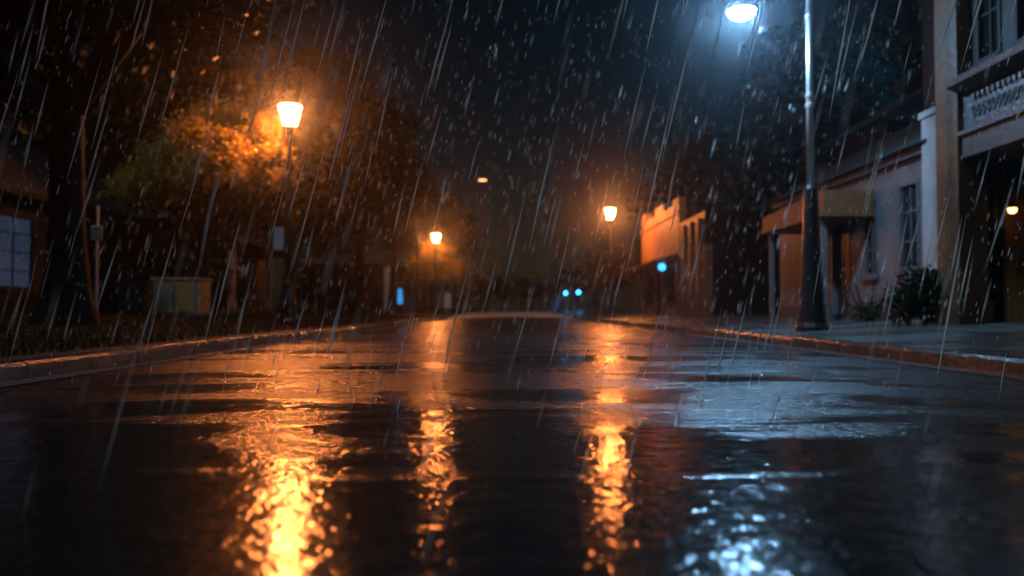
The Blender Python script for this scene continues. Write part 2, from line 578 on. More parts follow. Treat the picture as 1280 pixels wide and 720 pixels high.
tree(-8.2, 30, left_z(-8.2), 4.6, .26,
     [(-8.2, 30, 7.4, 2.3, 2.3, 2.1), (-6.4, 29.6, 7.0, 1.5, 1.8, 1.5), (-10, 30.5, 6.8, 2.2, 2, 2), (-7.4, 31, 9.3, 1.8, 1.8, 1.2), (-6.0, 30.4, 5.4, 1.0, 1.2, .9), (-8.6, 30, 4.6, 1.8, 1.6, 1.2), (-6.9, 30.6, 4.2, .9, 1, .8)],
     30000, .17, M['leaf_dark'], 'tall dark tree right behind the nearest lantern', LT)
tree(-14.8, 31, left_z(-14), 5, .34,
     [(-14.8, 31, 8, 3, 2.6, 2.4), (-12.2, 30.6, 6.6, 2.2, 2, 2), (-17.2, 31, 7, 2.6, 2.4, 2.4), (-13, 32, 9.8, 2.6, 2.4, 1.8), (-11.4, 31, 4.8, 1.6, 1.6, 1.2), (-16, 30, 5, 2, 2, 1.3)],
     34000, .18, M['leaf_dark'], 'wide dark tree standing behind the yellow tree and the brown cabinet', LT, shell=.3)
tree(-7.6, 41, left_z(-7.6), 5.2, .26,
     [(-7.4, 41, 8.0, 2.2, 2.4, 2.2), (-5.6, 41, 7.0, 1.3, 1.6, 1.4), (-9.5, 41.5, 7, 2.4, 2.2, 2.2), (-6.6, 42, 10, 1.6, 1.6, 1.2), (-9, 40, 4.4, 1.2, 1.2, 1)],
     24000, .19, M['leaf_dark'], 'dark round tree between the two left lanterns', LT)
tree(-7.2, 50, left_z(-7.2), 4.8, .24,
     [(-6.8, 50, 8.4, 2.0, 2.2, 2.2), (-8.6, 51, 7, 2.0, 2.0, 2), (-5.2, 50.4, 7.3, 1.1, 1.4, 1.1)],
     6000, .19, M['leaf_dark'], 'dark tree just short of the second left lantern', LT)
tree(-5.4, 59, left_z(-5.4), 3.4, .16,
     [(-5.3, 58.6, 4.6, 1.5, 1.4, 1.0), (-6.5, 58.8, 3.9, .9, 1.0, .7), (-4.2, 58.8, 3.8, 1.0, 1.0, .7), (-5.0, 59, 3.3, 1.5, 1.2, .5)],
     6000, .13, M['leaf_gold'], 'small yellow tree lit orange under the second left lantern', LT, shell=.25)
tree(-6.4, 68, left_z(-6.4), 4.6, .26,
     [(-6, 68, 8, 2.6, 2.4, 2.4), (-8.6, 68, 7, 2.4, 2.4, 2.2), (-4.0, 68.5, 6.8, 1.5, 1.6, 1.6)],
     5000, .22, M['leaf_dark'], 'farthest dark tree on the left with its crown over the road', LT)
RT = 'trees behind the right pavement'
tree(10.6, 29.5, .3, 4, .3, [(10.6, 29.5, 7.2, 2.2, 2.2, 2.6), (12.4, 29, 6.6, 2, 2, 2.2), (9.6, 30, 5, 1.2, 1.4, 1.4), (11, 30, 9.8, 1.8, 1.8, 1.4)],
     8000, .19, M['leaf_dark'], 'tall dark tree between the brick house and the shop', RT)
tree(12.8, 19.5, .3, 4.5, .32, [(12.6, 19.5, 7.4, 2.6, 2.6, 2.2), (10.4, 19, 7.9, 2.0, 2.0, 1.7), (14.6, 19, 7, 2.4, 2.4, 2.4), (12, 20, 10, 2.6, 2.4, 2)],
     9000, .18, M['leaf_dark'], 'broad dark tree rising behind the white house roof', RT)
tree(6.7, 51.5, right_z(6.7), 1.9, .12, [(6.6, 51.5, 3.4, 1.1, 1.1, .9), (7.5, 51.5, 2.9, .9, .9, .8), (5.9, 51.5, 2.6, .7, .7, .6)],
     3500, .13, M['leaf_mid'], 'small olive green tree behind the right lantern', RT)
tree(12.5, 54, .3, 5, .3, [(12.5, 54, 9, 3, 3, 3), (10.4, 53.5, 7.6, 2, 2, 2), (14, 55, 11, 3, 3, 2)],
     6000, .22, M['leaf_dark'], 'tall dark tree rising behind the lit shop front', RT)
FT = 'far trees closing the street'
far = [(-10, 96, 7.4, 'far broad tree at the left end of the street', 3), (-3.4, 118, 6.2, 'far low tree near the middle of the street end', 2.8),
       (3.6, 124, 5.8, 'far low tree in the middle just left of the blue signals', 3), (10.5, 98, 7.2, 'far tree behind the two blue signals', 3),
       (15, 76, 8.5, 'far tall tree behind the small olive tree', 3)]
for x, y, h, lb, r in far:
    tree(x, y, .0, h * .45, .22, [(x, y, h * .68, r, r, h * .28), (x - r * .8, y, h * .55, r * .7, r * .8, h * .22), (x + r * .8, y, h * .58, r * .7, r * .8, h * .2)],
         3000, .26, M['leaf_dark'], lb, FT, name='far_tree')


# ------------------------------------------------------------------ bushes
def bush(x, y, z, blobs, count, size, label, leaf):
    t = thing('bush', (x, y, z), label, 'bush', 'bushes in front of the white house')
    mb = MB()
    for q in range(7):
        a = q * .9
        mb.tube([(x, y, z - .03), (x + .25 * cos(a), y + .25 * sin(a), z + .4), (x + .4 * cos(a), y + .4 * sin(a), z + .8)], [.02, .014, .005], 5)
    mb.build('stem', M['bark'], t, smooth=True)
    fast_mesh('foliage', crown_quads(blobs, count, size, .4), 4, leaf, t)


bush(6.75, 12.9, right_z(6.75), [(6.75, 12.9, .78, .42, .45, .38), (6.45, 12.9, .62, .34, .4, .3), (7.05, 12.9, .66, .28, .34, .34), (6.7, 12.9, .98, .28, .3, .2)],
     5000, .045, 'large dark round bush against the white house corner', M['leaf_dark'])
bush(7.05, 15.6, right_z(7.05), [(7.05, 15.6, .47, .24, .3, .18), (6.9, 15.5, .42, .16, .2, .14)],
     1400, .04, 'small low bush under the white house windows', M['leaf_mid'])


# ------------------------------------------------------------------ hedges behind the lawn
def hedge(x, y0, y1, h, label):
    t = thing('hedge', (x, (y0 + y1) / 2, left_z(x)), label, 'hedge')
    yy = y0 + .4
    while yy < y1:
        MB().tube([(x, yy, left_z(x) - .05), (x + .05, yy + .1, h * .5), (x - .05, yy, h * .8)], [.05, .035, .01], 6).build('stem', M['bark'], t, smooth=True)
        yy += 1.1
    bl = []
    yy = y0
    while yy < y1:
        bl.append((x + random.uniform(-.15, .15), yy, left_z(x) + h * .48, .75, .9, h * .5 * random.uniform(.85, 1.12)))
        yy += .9
    fast_mesh('foliage', crown_quads(bl, int(2600 * (y1 - y0)), .085, .35), 4, M['leaf_dark'], t)


hedge(-9.4, 38, 55, 2.3, 'long dark hedge on the lawn between the first and second left lanterns')
hedge(-11.4, 27.5, 33.5, 2.1, 'short dark hedge behind the brown utility cabinet')


# ------------------------------------------------------------------ lamps
def lantern_lamp(x, y, z, label):
    t = thing('street_lamp', (x, y, z), label, 'street lamp', 'warm lantern street lamps')
    MB().lathe(x, y, [(.24, z - .03), (.24, z + .06), (.20, z + .10), (.19, z + .42), (.21, z + .47), (.15, z + .58), (.135, z + .95), (.16, z + 1.0), (.105, z + 1.1)], 16).build('base', M['black'], t, smooth=False, bevel=.008)
    p = MB().lathe(x, y, [(.085, z + 1.1), (.075, z + 3.2), (.062, z + 4.95)], 12)
    p.lathe(x, y, [(.10, z + 3.2), (.11, z + 3.24), (.10, z + 3.28)], 12)
    p.build('pole', M['black'], t, smooth=True)
    f = MB().lathe(x, y, [(.07, z + 4.95), (.12, z + 5.0), (.10, z + 5.06), (.17, z + 5.14), (.17, z + 5.17)], 12)
    w0, w1, za, zb = .165, .30, z + 5.17, z + 5.70
    for k in range(6):
        a = 2 * pi * k / 6 + .3
        f.tube([(x + w0 * cos(a), y + w0 * sin(a), za), (x + w1 * cos(a), y + w1 * sin(a), zb)], .009, 5)
    f.build('lantern_frame', M['black'], t)
    g = MB()
    v, fs = [], []
    for rr, zz in ((w0 - .012, za + .004), (w1 - .012, zb - .004)):
        for k in range(6):
            a = 2 * pi * k / 6 + .3
            v.append((x + rr * cos(a), y + rr * sin(a), zz))
    for k in range(6):
        fs.append((k, (k + 1) % 6, 6 + (k + 1) % 6, 6 + k))
    g.add(v, fs).build('lantern_glass', M['lamp_o'], t)
    MB().lathe(x, y, [(.33, zb), (.31, zb + .04), (.16, zb + .13), (.05, zb + .17), (.03, zb + .24), (.01, zb + .28)], 12).build('lantern_cap', M['black'], t, smooth=False)
    return t


L1 = (-5.75, 21, left_z(-5.75))
lamp = lantern_lamp(*L1, 'nearest lantern street lamp, on the lawn under the yellow tree')
for x, y, z, lb in ((-5.1, 56.5, left_z(-5.1), 'distant lantern street lamp over the small yellow tree on the left'),
                    (5.45, 42.5, right_z(5.45), 'distant lantern street lamp on the right pavement by the orange shop')):
    c = copy_tree(lamp)
    c.location = (x, y, z)
    c['label'] = lb
    if x < 0:                                          # dimmed here to weaken its reflection on the road
        for ch in c.children:
            if ch.name.startswith('lantern_glass'):
                ch.data = ch.data.copy()
                ch.data.materials[0] = M['lamp_weak']

# tall cool street light
px_, py_, pz_ = 5.1, 13.4, right_z(5.1)
t = thing('street_light', (px_, py_, pz_), 'tall street light with a cool white lamp over the wet road', 'street light')
MB().lathe(px_, py_, [(.27, pz_ - .03), (.27, pz_ + .05), (.235, pz_ + .12), (.20, pz_ + .5), (.165, pz_ + 1.0), (.14, pz_ + 1.6), (.12, pz_ + 2.3), (.12, pz_ + 2.36), (.09, pz_ + 2.42)], 18).build('base', M['black'], t, smooth=False, bevel=.008)
pl = MB().lathe(px_, py_, [(.062, pz_ + 2.42), (.055, pz_ + 4.2), (.048, pz_ + 6.05)], 14)
pl.build('pole', M['steel'], t, smooth=True)
for zz in (3.78, 3.95, 5.3):
    MB().lathe(px_, py_, [(.052, pz_ + zz - .05), (.072, pz_ + zz - .03), (.072, pz_ + zz + .03), (.052, pz_ + zz + .05)], 14).build('collar', M['steel'], t)
MB().tube([(px_, py_, pz_ + 6.03), (px_ - .1, py_, pz_ + 6.12), (px_ - .5, py_ + .02, pz_ + 6.1), (px_ - .85, py_ + .05, pz_ + 5.88), (px_ - 1.02, py_ + .06, pz_ + 5.72)], [.045, .04, .034, .032, .03], 10).build('arm', M['steel'], t, smooth=True)
lx_, ly_, lz_ = 3.98, 13.47, 5.6
hd = []
for i in range(9):
    a = pi * i / 16
    hd.append((.27 * cos(a), lz_ + .02 + .14 * sin(a)))
MB().lathe(lx_, ly_, [(.25, lz_ + .005)] + hd, 18).build('lamp_head', M['signback'], t, smooth=True)
MB().lathe(lx_, ly_, [(.02, lz_ - .13), (.10, lz_ - .12), (.17, lz_ - .085), (.22, lz_ - .035), (.23, lz_)], 18).build('lamp_glass', M['lamp_c'], t, smooth=True)

# very distant overhead lamp on a mast arm
x, y = -6.2, 55
z = left_z(x)
t = thing('mast_lamp', (x, y, z), 'tall far mast with a dim overhead lamp hanging above the road', 'street light')
MB().lathe(x, y, [(.16, z), (.13, z + .5), (.10, z + 5), (.07, z + 9.6)], 10).build('pole', M['black'], t, smooth=True)
MB().tube([(x, y, z + 9.55), (x + 1.2, y, z + 9.95), (x + 3.0, y, z + 9.8), (x + 4.2, y, z + 9.45)], [.05, .045, .04, .03], 8).build('arm', M['black'], t, smooth=True)
MB().box(x + 4.1, x + 4.8, y - .14, y + .14, z + 9.33, z + 9.47).build('lamp_head', M['black'], t, bevel=.03)
MB().box(x + 4.2, x + 4.7, y - .11, y + .11, z + 9.24, z + 9.325).build('lamp_glass', M['lamp_far'], t)


# ------------------------------------------------------------------ windows and doors
def window_x(parent, xf, s, y0, y1, z0, z1, nv=1, nh=1, fm='whitetrim', gm='glass', sill=True, fw=.07):
    """window in a wall whose outer face is x=xf, facing s (-1 or +1 in x)"""
    def bx(mb, d0, d1, a, b, c, d):
        xa, xb = sorted((xf + s * d0, xf + s * d1))
        mb.box(xa, xb, a, b, c, d)
    m = MB()
    bx(m, -.08, .02, y0 + .002, y0 + fw, z0 + .002, z1 - .002); bx(m, -.08, .02, y1 - fw, y1 - .002, z0 + .002, z1 - .002)
    bx(m, -.08, .02, y0 + fw, y1 - fw, z0 + .002, z0 + fw); bx(m, -.08, .02, y0 + fw, y1 - fw, z1 - fw, z1 - .002)
    for i in range(1, nv + 1):
        c = y0 + (y1 - y0) * i / (nv + 1)
        bx(m, -.07, -.02, c - .016, c + .016, z0 + fw, z1 - fw)
    for i in range(1, nh + 1):
        c = z0 + (z1 - z0) * i / (nh + 1)
        bx(m, -.068, -.022, y0 + fw, y1 - fw, c - .016, c + .016)
    w = m.build('window', M[fm], parent)
    g = MB()
    bx(g, -.06, -.05, y0 + fw * .9, y1 - fw * .9, z0 + fw * .9, z1 - fw * .9)
    g.build('pane', M[gm], w)
    if sill:
        q = MB()
        bx(q, -.02, .09, y0 - .05, y1 + .05, z0 - .07, z0)
        q.build('sill', M[fm], w)
    return w


def door_x(parent, xf, s, y0, y1, z0, z1, dm='door', fm='whitetrim'):
    def bx(mb, d0, d1, a, b, c, d):
        xa, xb = sorted((xf + s * d0, xf + s * d1))
        mb.box(xa, xb, a, b, c, d)
    m = MB()
    bx(m, -.14, -.10, y0 + .06, y1 - .06, z0 + .01, z1 - .06)
    for (c, d) in ((.12, .45), (.52, .92)):
        for (e, f) in ((.12, .46), (.54, .88)):
            bx(m, -.10, -.085, y0 + (y1 - y0) * e, y0 + (y1 - y0) * f, z0 + (z1 - z0) * c, z0 + (z1 - z0) * d)
    dr = m.build('door', M[dm], parent, bevel=.004)
    h = MB(); bx(h, -.10, -.03, y0 + .14, y0 + .18, z0 + .98, z0 + 1.03); h.build('handle', M['steel'], dr)
    f = MB()
    bx(f, -.15, .02, y0 + .002, y0 + .058, z0, z1); bx(f, -.15, .02, y1 - .058, y1 - .002, z0, z1); bx(f, -.15, .02, y0 + .058, y1 - .058, z1 - .058, z1)
    f.build('door_frame', M[fm], parent)


# ------------------------------------------------------------------ the white house on the right
hx = 7.5
base = right_z(7.3)
t = thing('white_house', (hx, 18, base), 'low white house with tall dark windows and a porch roof painted in lamp orange', 'house')
wins = [(14.5, 15.25, 1.25, 2.92), (16.15, 16.75, 1.2, 2.86), (18.75, 19.5, 1.0, 2.6)]
dr = (17.45, 18.45, base, 2.6)
MB().wall_x(hx, hx + .25, 14.0, 22.0, base - .1, 3.32, [w for w in wins] + [dr]).build('wall', M['white'], t)
MB().box(hx + .25, 13, 14.0, 14.25, base - .1, 3.32).build('side_wall', M['white'], t)
MB().box(hx + .25, 13, 21.75, 22, base - .1, 3.32).build('side_wall', M['white'], t)
MB().box(hx - .04, hx + .0, 14.0, 17.4, base - .1, base + .28).box(hx - .04, hx + .0, 18.5, 22.0, base - .1, base + .28).build('plinth', M['stone'], t)
for w in wins:
    window_x(t, hx, -1, *w, nv=1, nh=2, fm='sidingl')
door_x(t, hx, -1, *dr, dm='black', fm='white')
MB().box(hx - .045, hx - .003, 18.55, 19.7, base + .28, .93).build('wood_panel', M['tan'], t)
MB().box(hx - .14, hx + .3, 13.9, 22.1, 3.32, 3.46).build('gutter_board', M['sidingl'], t)
MB().prism([(hx - .3, 3.46), (hx + 2.9, 5.3), (hx + 6.0, 3.46)], 'y', 13.8, 22.2).build('roof', M['shingle'], t)
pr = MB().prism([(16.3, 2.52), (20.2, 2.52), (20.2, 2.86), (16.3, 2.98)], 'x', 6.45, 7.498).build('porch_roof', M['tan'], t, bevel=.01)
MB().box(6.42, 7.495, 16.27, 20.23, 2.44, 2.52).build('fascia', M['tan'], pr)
for yy in (16.6, 19.9):
    MB().box(6.53, 6.63, yy - .05, yy + .05, right_z(6.5) - .02, 2.44).build('porch_post', M['white'], t)
MB().box(6.7, hx, 17.3, 18.6, base - .2, base + .10).build('step', M['concrete'], t)
MB().box(7.28, 7.498, 13.42, 13.98, base - .1, 3.86).box(7.24, 7.52, 13.39, 14.01, 3.86, 3.98).build('corner_pilaster', M['whitetrim'], t, bevel=.01)

# ------------------------------------------------------------------ stone building at the right edge
t = thing('stone_building', (7.0, 11, right_z(7)), 'tall dark stone corner building with a carved blue grey cornice', 'building')
pb = right_z(6.9)
MB().box(6.80, 7.25, 12.0, 12.62, pb - .1, 9.4).box(6.76, 7.29, 11.96, 12.66, pb - .1, pb + .35).build('pillar', M['pillar'], t, bevel=.012)
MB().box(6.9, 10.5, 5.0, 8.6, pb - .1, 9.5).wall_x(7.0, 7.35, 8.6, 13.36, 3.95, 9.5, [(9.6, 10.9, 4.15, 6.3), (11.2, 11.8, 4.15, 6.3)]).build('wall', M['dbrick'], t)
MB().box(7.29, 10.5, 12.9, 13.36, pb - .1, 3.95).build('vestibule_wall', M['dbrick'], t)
MB().box(7.0, 10.5, 8.61, 12.88, 2.86, 2.96).build('vestibule_ceiling', M['sidingl'], t)
MB().box(6.86, 7.3, 8.6, 11.99, 2.80, 3.18).build('lintel', M['stone'], t, bevel=.01)
orn = MB().box(6.88, 7.0, 8.6, 11.99, 3.18, 3.72)          # frieze with its carved ornament
yy = 8.75
while yy < 11.7:
    orn.box(6.84, 6.88, yy, yy + .06, 3.62, 3.70)
    orn.tube([(6.875, yy + .01 * k, 3.36 + .16 * abs(k - 5.5) / 5.5 * abs(k - 5.5) / 5.5) for k in range(12)], .016, 5)
    orn.lathe(6.87, yy + .055, [(.004, 3.44), (.022, 3.47), (.022, 3.51), (.004, 3.54)], 7)
    yy += .12
orn.build('frieze', M['frieze'], t)
MB().prism([(6.99, 3.72), (6.62, 3.86), (6.60, 3.95), (6.99, 3.95)], 'y', 8.6, 11.99).build('cornice', M['stone'], t)
MB().box(6.80, 6.88, 8.6, 11.99, 3.14, 3.20).build('lower_moulding', M['frieze'], t)
for (a, b) in ((9.6, 10.9), (11.2, 11.8)):
    w = window_x(t, 7.0, -1, a, b, 4.15, 6.3, 1, 2, fm='darksiding')
# vestibule door (faces the camera) with side glazing
yv = 12.9
d = MB().box(8.12, 9.02, yv - .05, yv - .004, pb, 2.42)
for (a, b, c, e) in ((8.2, 8.52, .5, 1.2), (8.62, 8.94, .5, 1.2), (8.2, 8.52, 1.35, 2.3), (8.62, 8.94, 1.35, 2.3)):
    d.box(a, b, yv - .065, yv - .05, c, e)
d = d.build('door', M['door'], t, bevel=.006)
MB().box(8.17, 8.2, yv - .12, yv - .05, 1.2, 1.5).build('handle', M['steel'], d)
MB().box(8.02, 8.10, yv - .09, yv - .004, pb, 2.5).box(9.04, 9.12, yv - .09, yv - .004, pb, 2.5).box(8.10, 9.04, yv - .09, yv - .004, 2.43, 2.5).build('door_frame', M['door'], t)
w = MB().box(7.42, 7.46, yv - .06, yv - .004, .6, 2.55).box(7.86, 7.90, yv - .06, yv - .004, .6, 2.55).box(7.46, 7.86, yv - .06, yv - .004, .6, .66).box(7.46, 7.86, yv - .06, yv - .004, 2.49, 2.55).build('window', M['black'], t)
MB().box(7.46, 7.86, yv - .03, yv - .01, .66, 2.49).build('pane', M['glass'], w)
# pendant inside the vestibule
x, y, z = 7.93, 12.5, 2.1
t = thing('pendant_lamp', (x, y, 2.86), 'small warm pendant lamp glowing in the dark stone doorway', 'lamp')
MB().tube([(x, y, 2.86), (x, y, z + .1)], .008, 6).lathe(x, y, [(.05, 2.83), (.05, 2.858)], 10).build('cord', M['black'], t)
MB().lathe(x, y, [(.10, z + .02), (.07, z + .08), (.02, z + .12)], 12).build('lamp_shade', M['black'], t)
MB().lathe(x, y, [(.015, z - .07), (.05, z - .055), (.068, z - .01), (.06, z + .018)], 12).build('bulb', M['pendant'], t, smooth=True)

# ------------------------------------------------------------------ dark brick house between white house and shop
t = thing('brick_house', (10.8, 26, .3), 'dark unlit brick house between the white house and the shop', 'house')
ws = [(23.4, 24.4, 1.2, 2.8), (27.4, 28.4, 1.2, 2.8), (23.4, 24.4, 3.9, 5.3), (25.5, 26.5, 3.9, 5.3), (27.4, 28.4, 3.9, 5.3)]
dd = (25.4, 26.5, .45, 2.7)
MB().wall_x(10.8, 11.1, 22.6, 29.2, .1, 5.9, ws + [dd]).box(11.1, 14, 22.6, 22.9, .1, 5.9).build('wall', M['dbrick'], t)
for w in ws:
    window_x(t, 10.8, -1, *w, nv=1, nh=1, fm='sidingl')
door_x(t, 10.8, -1, *dd, dm='black', fm='sidingl')
rf = MB().prism([(10.4, 5.9), (13.1, 7.6), (15.8, 5.9)], 'y', 22.3, 29.5).build('roof', M['shingle'], t)
MB().box(12.4, 13.1, 24, 24.7, 6.8, 8.3).build('chimney', M['dbrick'], rf)

# ------------------------------------------------------------------ lit shop
sx = 7.5
t = thing('shop', (sx, 37.5, .3), 'flat roofed shop with its upper front lit bright orange', 'shop')
sb = right_z(7.3)
wn = [(35.6, 37.6, .9, 2.55), (40.8, 43.4, .9, 2.55)]
dd = (38.6, 39.8, sb, 2.6)
MB().wall_x(sx, sx + .3, 30.4, 44.6, sb - .1, 3.05, wn + [dd]).build('wall', M['brick'], t)
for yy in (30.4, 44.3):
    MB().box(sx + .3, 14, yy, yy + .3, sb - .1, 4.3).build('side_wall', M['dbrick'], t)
MB().box(sx + .3, 14, 30.7, 44.3, 3.9, 4.1).build('roof', M['shingle'], t)
up = MB().box(sx - .02, sx + .3, 34.9, 44.6, 3.05, 5.0)
up.prism([(34.9, 5.0), (34.9, 5.5), (36.2, 5.5), (36.2, 5.25), (38.4, 5.25), (38.4, 5.65), (40.6, 5.65), (40.6, 5.3), (43, 5.3), (43, 5.75), (44.6, 5.75), (44.6, 5.0)][::-1], 'x', sx - .02, sx + .3)
up.build('parapet', M['stucco'], t, bevel=.01)
MB().box(sx - .1, sx + .35, 34.8, 44.7, 4.78, 4.9).build('moulding', M['stucco'], t)
MB().box(sx, sx + .3, 30.4, 34.9, 3.05, 4.3).build('dark_parapet', M['dbrick'], t)
MB().prism([(sx - .02, 3.0), (sx - 1.15, 2.72), (sx - 1.15, 2.64), (sx - .02, 2.80)], 'y', 35.2, 44.2).build('awning', M['tan'], t)
for yy in (35.1, 38.2, 40.2, 44.0):
    MB().box(sx - .12, sx - .003, yy - .16, yy + .16, sb - .1, 2.78).build('pilaster', M['tan'], t)
for yy in (31.2, 32.5, 33.8):
    MB().box(sx - .12, sx - .003, yy - .16, yy + .16, sb - .1, 4.1).build('pilaster', M['brick'], t)
for w in wn:
    window_x(t, sx, -1, *w, nv=2, nh=0, fm='black')
door_x(t, sx, -1, *dd, dm='door', fm='black')
# round blue light hung from the awning
x, y, z = 7.0, 36.3, 2.48
t = thing('awning_light', (x, y, 2.7), 'round blue light hanging under the shop awning', 'lamp')
MB().tube([(x, y, 2.68), (x, y, z + .2)], .012, 6).build('bracket', M['black'], t)
MB().lathe(x, y, [(.03, z - .17), (.11, z - .14), (.17, z - .05), (.18, z + .02), (.13, z + .13), (.05, z + .18)], 16).build('globe', M['disc_blue'], t, smooth=True)
MB().lathe(x, y, [(.09, z + .16), (.07, z + .22), (.02, z + .24)], 12).build('holder', M['black'], t)

# ------------------------------------------------------------------ houses on the left
t = thing('blue_window_house', (-13, 20, left_z(-13)), 'dark sided house with blue lit windows at the far left', 'house')
lb = left_z(-13)
ws = [(19.4, 21.95, 1.05, 3.05), (15.4, 17.0, 1.05, 3.05), (24.6, 25.5, 1.1, 2.7)]
MB().wall_x(-13.25, -13.0, 13.5, 27.5, lb + .45, 3.55, ws).box(-19, -13.25, 27.25, 27.5, lb + .45, 3.55).build('wall', M['darksiding'], t)
MB().box(-13.27, -12.94, 13.5, 27.52, lb - .1, lb + .45).box(-12.94, -12.86, 13.5, 27.52, lb + .36, lb + .47).build('foundation', M['dbrick'], t)
window_x(t, -13, 1, *ws[0], nv=2, nh=3, gm='blueroom', fm='darksiding', fw=.09)
window_x(t, -13, 1, *ws[1], nv=1, nh=1, gm='blueroom', fm='darksiding', fw=.09)
window_x(t, -13, 1, *ws[2], nv=0, nh=1, fm='darksiding')
MB().box(-13.0, -12.86, 22.6, 22.78, lb + .45, 3.55).build('corner_board', M['whitetrim'], t)
MB().prism([(-12.4, 3.5), (-16.2, 6.0), (-20, 3.5)], 'y', 13.1, 27.9).build('roof', M['shingle'], t)
MB().box(-12.42, -12.3, 13.1, 27.9, 3.42, 3.55).build('eaves_gutter', M['darksiding'], t)
MB().tube([(-12.9, 24.25, 3.5), (-12.9, 24.25, lb)], .05, 8).build('downpipe', M['whitetrim'], t)

t = thing('porch_house', (-11.6, 37, left_z(-11.6)), 'dark house with pale porch columns behind the nearest lantern', 'house')
lb = left_z(-11.6)
ws = [(33, 34.4, 1.3, 3.0), (39, 40.4, 1.3, 3.0)]
dd = (35.8, 36.9, lb + .2, 2.9)
MB().wall_x(-13.0, -12.7, 30, 43, lb - .1, 4.0, ws + [dd]).box(-19, -13.0, 30, 30.3, lb - .1, 4.0).build('wall', M['dbrick'], t)
for w in ws:
    window_x(t, -12.7, 1, *w, nv=1, nh=1, fm='sidingl')
door_x(t, -12.7, 1, *dd, dm='door', fm='sidingl')
MB().box(-12.7, -10.7, 31, 42, lb - .2, lb + .22).build('porch_floor', M['concrete'], t)
MB().prism([(-10.5, 3.25), (-10.5, 3.45), (-12.7, 4.1), (-12.7, 3.25)], 'y', 30.8, 42.2).build('porch_roof', M['shingle'], t)
for yy in (31.4, 36.2, 41.6):
    MB().box(-10.95, -10.7, yy - .13, yy + .13, lb + .22, 3.25).build('porch_column', M['whitetrim'], t, bevel=.01)
MB().prism([(-12.5, 4.0), (-16, 6.6), (-19.5, 4.0)], 'y', 29.6, 43.4).build('roof', M['shingle'], t)

t = thing('column_house', (-9.3, 66, left_z(-9.3)), 'far dark house with one broad pale column beside the blue sign', 'house')
lb = left_z(-9.3)
ws = [(62.5, 64, 1.3, 3.0), (70, 71.5, 1.3, 3.0)]
MB().wall_x(-10.4, -10.1, 60.4, 74, lb - .1, 4.4, ws).box(-16, -10.4, 60.4, 60.7, lb - .1, 4.4).build('wall', M['dbrick'], t)
for w in ws:
    window_x(t, -10.1, 1, *w, nv=1, nh=1, fm='sidingl')
MB().box(-9.35, -8.75, 60.2, 60.8, lb - .1, 4.0).build('column', M['whitetrim'], t, bevel=.02)
MB().prism([(-8.5, 4.0), (-8.5, 4.3), (-12.5, 6.6), (-16.5, 4.3), (-16.5, 4.0)], 'y', 59.8, 74.4).build('roof', M['shingle'], t)


# ------------------------------------------------------------------ small street furniture
# utility cabinet
x0, x1, y0 = -10.75, -9.25, 24.2
bz = left_z(-10) - .03
t = thing('utility_cabinet', (-10, y0 + .4, bz), 'utility cabinet with lamp orange painted in and one paler door on the lawn', 'cabinet')
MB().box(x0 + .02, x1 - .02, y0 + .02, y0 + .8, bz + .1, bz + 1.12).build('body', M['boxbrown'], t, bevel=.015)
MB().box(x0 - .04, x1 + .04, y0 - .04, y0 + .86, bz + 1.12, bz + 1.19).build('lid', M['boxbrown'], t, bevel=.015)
MB().box(x0 - .05, x1 + .05, y0 - .06, y0 + .88, bz - .05, bz + .1).build('plinth', M['concrete'], t)
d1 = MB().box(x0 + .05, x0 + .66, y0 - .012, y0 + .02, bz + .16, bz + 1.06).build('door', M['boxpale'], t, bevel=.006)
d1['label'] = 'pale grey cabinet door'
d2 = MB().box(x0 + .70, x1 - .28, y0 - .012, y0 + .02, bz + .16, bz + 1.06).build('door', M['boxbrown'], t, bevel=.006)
MB().box(x0 + .58, x0 + .62, y0 - .04, y0 - .012, bz + .55, bz + .7).build('handle', M['steel'], d1)
MB().box(x0 + .76, x0 + .80, y0 - .04, y0 - .012, bz + .55, bz + .7).build('handle', M['steel'], d2)
MB().box(x1 - .27, x1 - .2, y0 - .02, y0 + .02, bz + .14, bz + 1.08).build('corner_post', M['steel'], t)
# teal bin
x, y = -11.6, 25
bz = left_z(x) - .03
t = thing('wheelie_bin', (x, y, bz), 'dark teal wheeled bin standing left of the utility cabinet', 'bin')
def frus(mb, cx, cy, w0, d0, w1, d1_, z0, z1):
    v = [(cx - w0, cy - d0, z0), (cx + w0, cy - d0, z0), (cx + w0, cy + d0, z0), (cx - w0, cy + d0, z0), (cx - w1, cy - d1_, z1), (cx + w1, cy - d1_, z1), (cx + w1, cy + d1_, z1), (cx - w1, cy + d1_, z1)]
    return mb.add(v, [(0, 3, 2, 1), (4, 5, 6, 7), (0, 1, 5, 4), (1, 2, 6, 5), (2, 3, 7, 6), (3, 0, 4, 7)])
frus(MB(), x, y, .36, .34, .44, .42, bz + .06, bz + 1.0).build('body', M['bluedoor'], t, bevel=.02)
frus(MB(), x, y - .02, .47, .46, .42, .40, bz + 1.0, bz + 1.08).build('lid', M['bluedoor'], t, bevel=.02)
for s in (-1, 1):
    MB().tube([(x + s * .30 - .03, y + .38, bz + .1), (x + s * .30 + .03, y + .38, bz + .1)], .1, 14).build('wheel', M['black'], t)
MB().tube([(x - .35, y + .47, bz + .95), (x + .35, y + .47, bz + .95)], .018, 8).build('handle', M['black'], t)
# thin post by the dark house
x, y = -9.95, 19.4
z = left_z(x)
t = thing('sign_post', (x, y, z), 'thin steel post with a small plate just right of the big trunk', 'sign post')
MB().tube([(x, y, z - .05), (x, y, 3.05)], .032, 8).build('post', M['steel'], t)
MB().box(x - .14, x + .14, y - .052, y - .036, 2.2, 2.55).build('plate', M['signback'], t, bevel=.004)
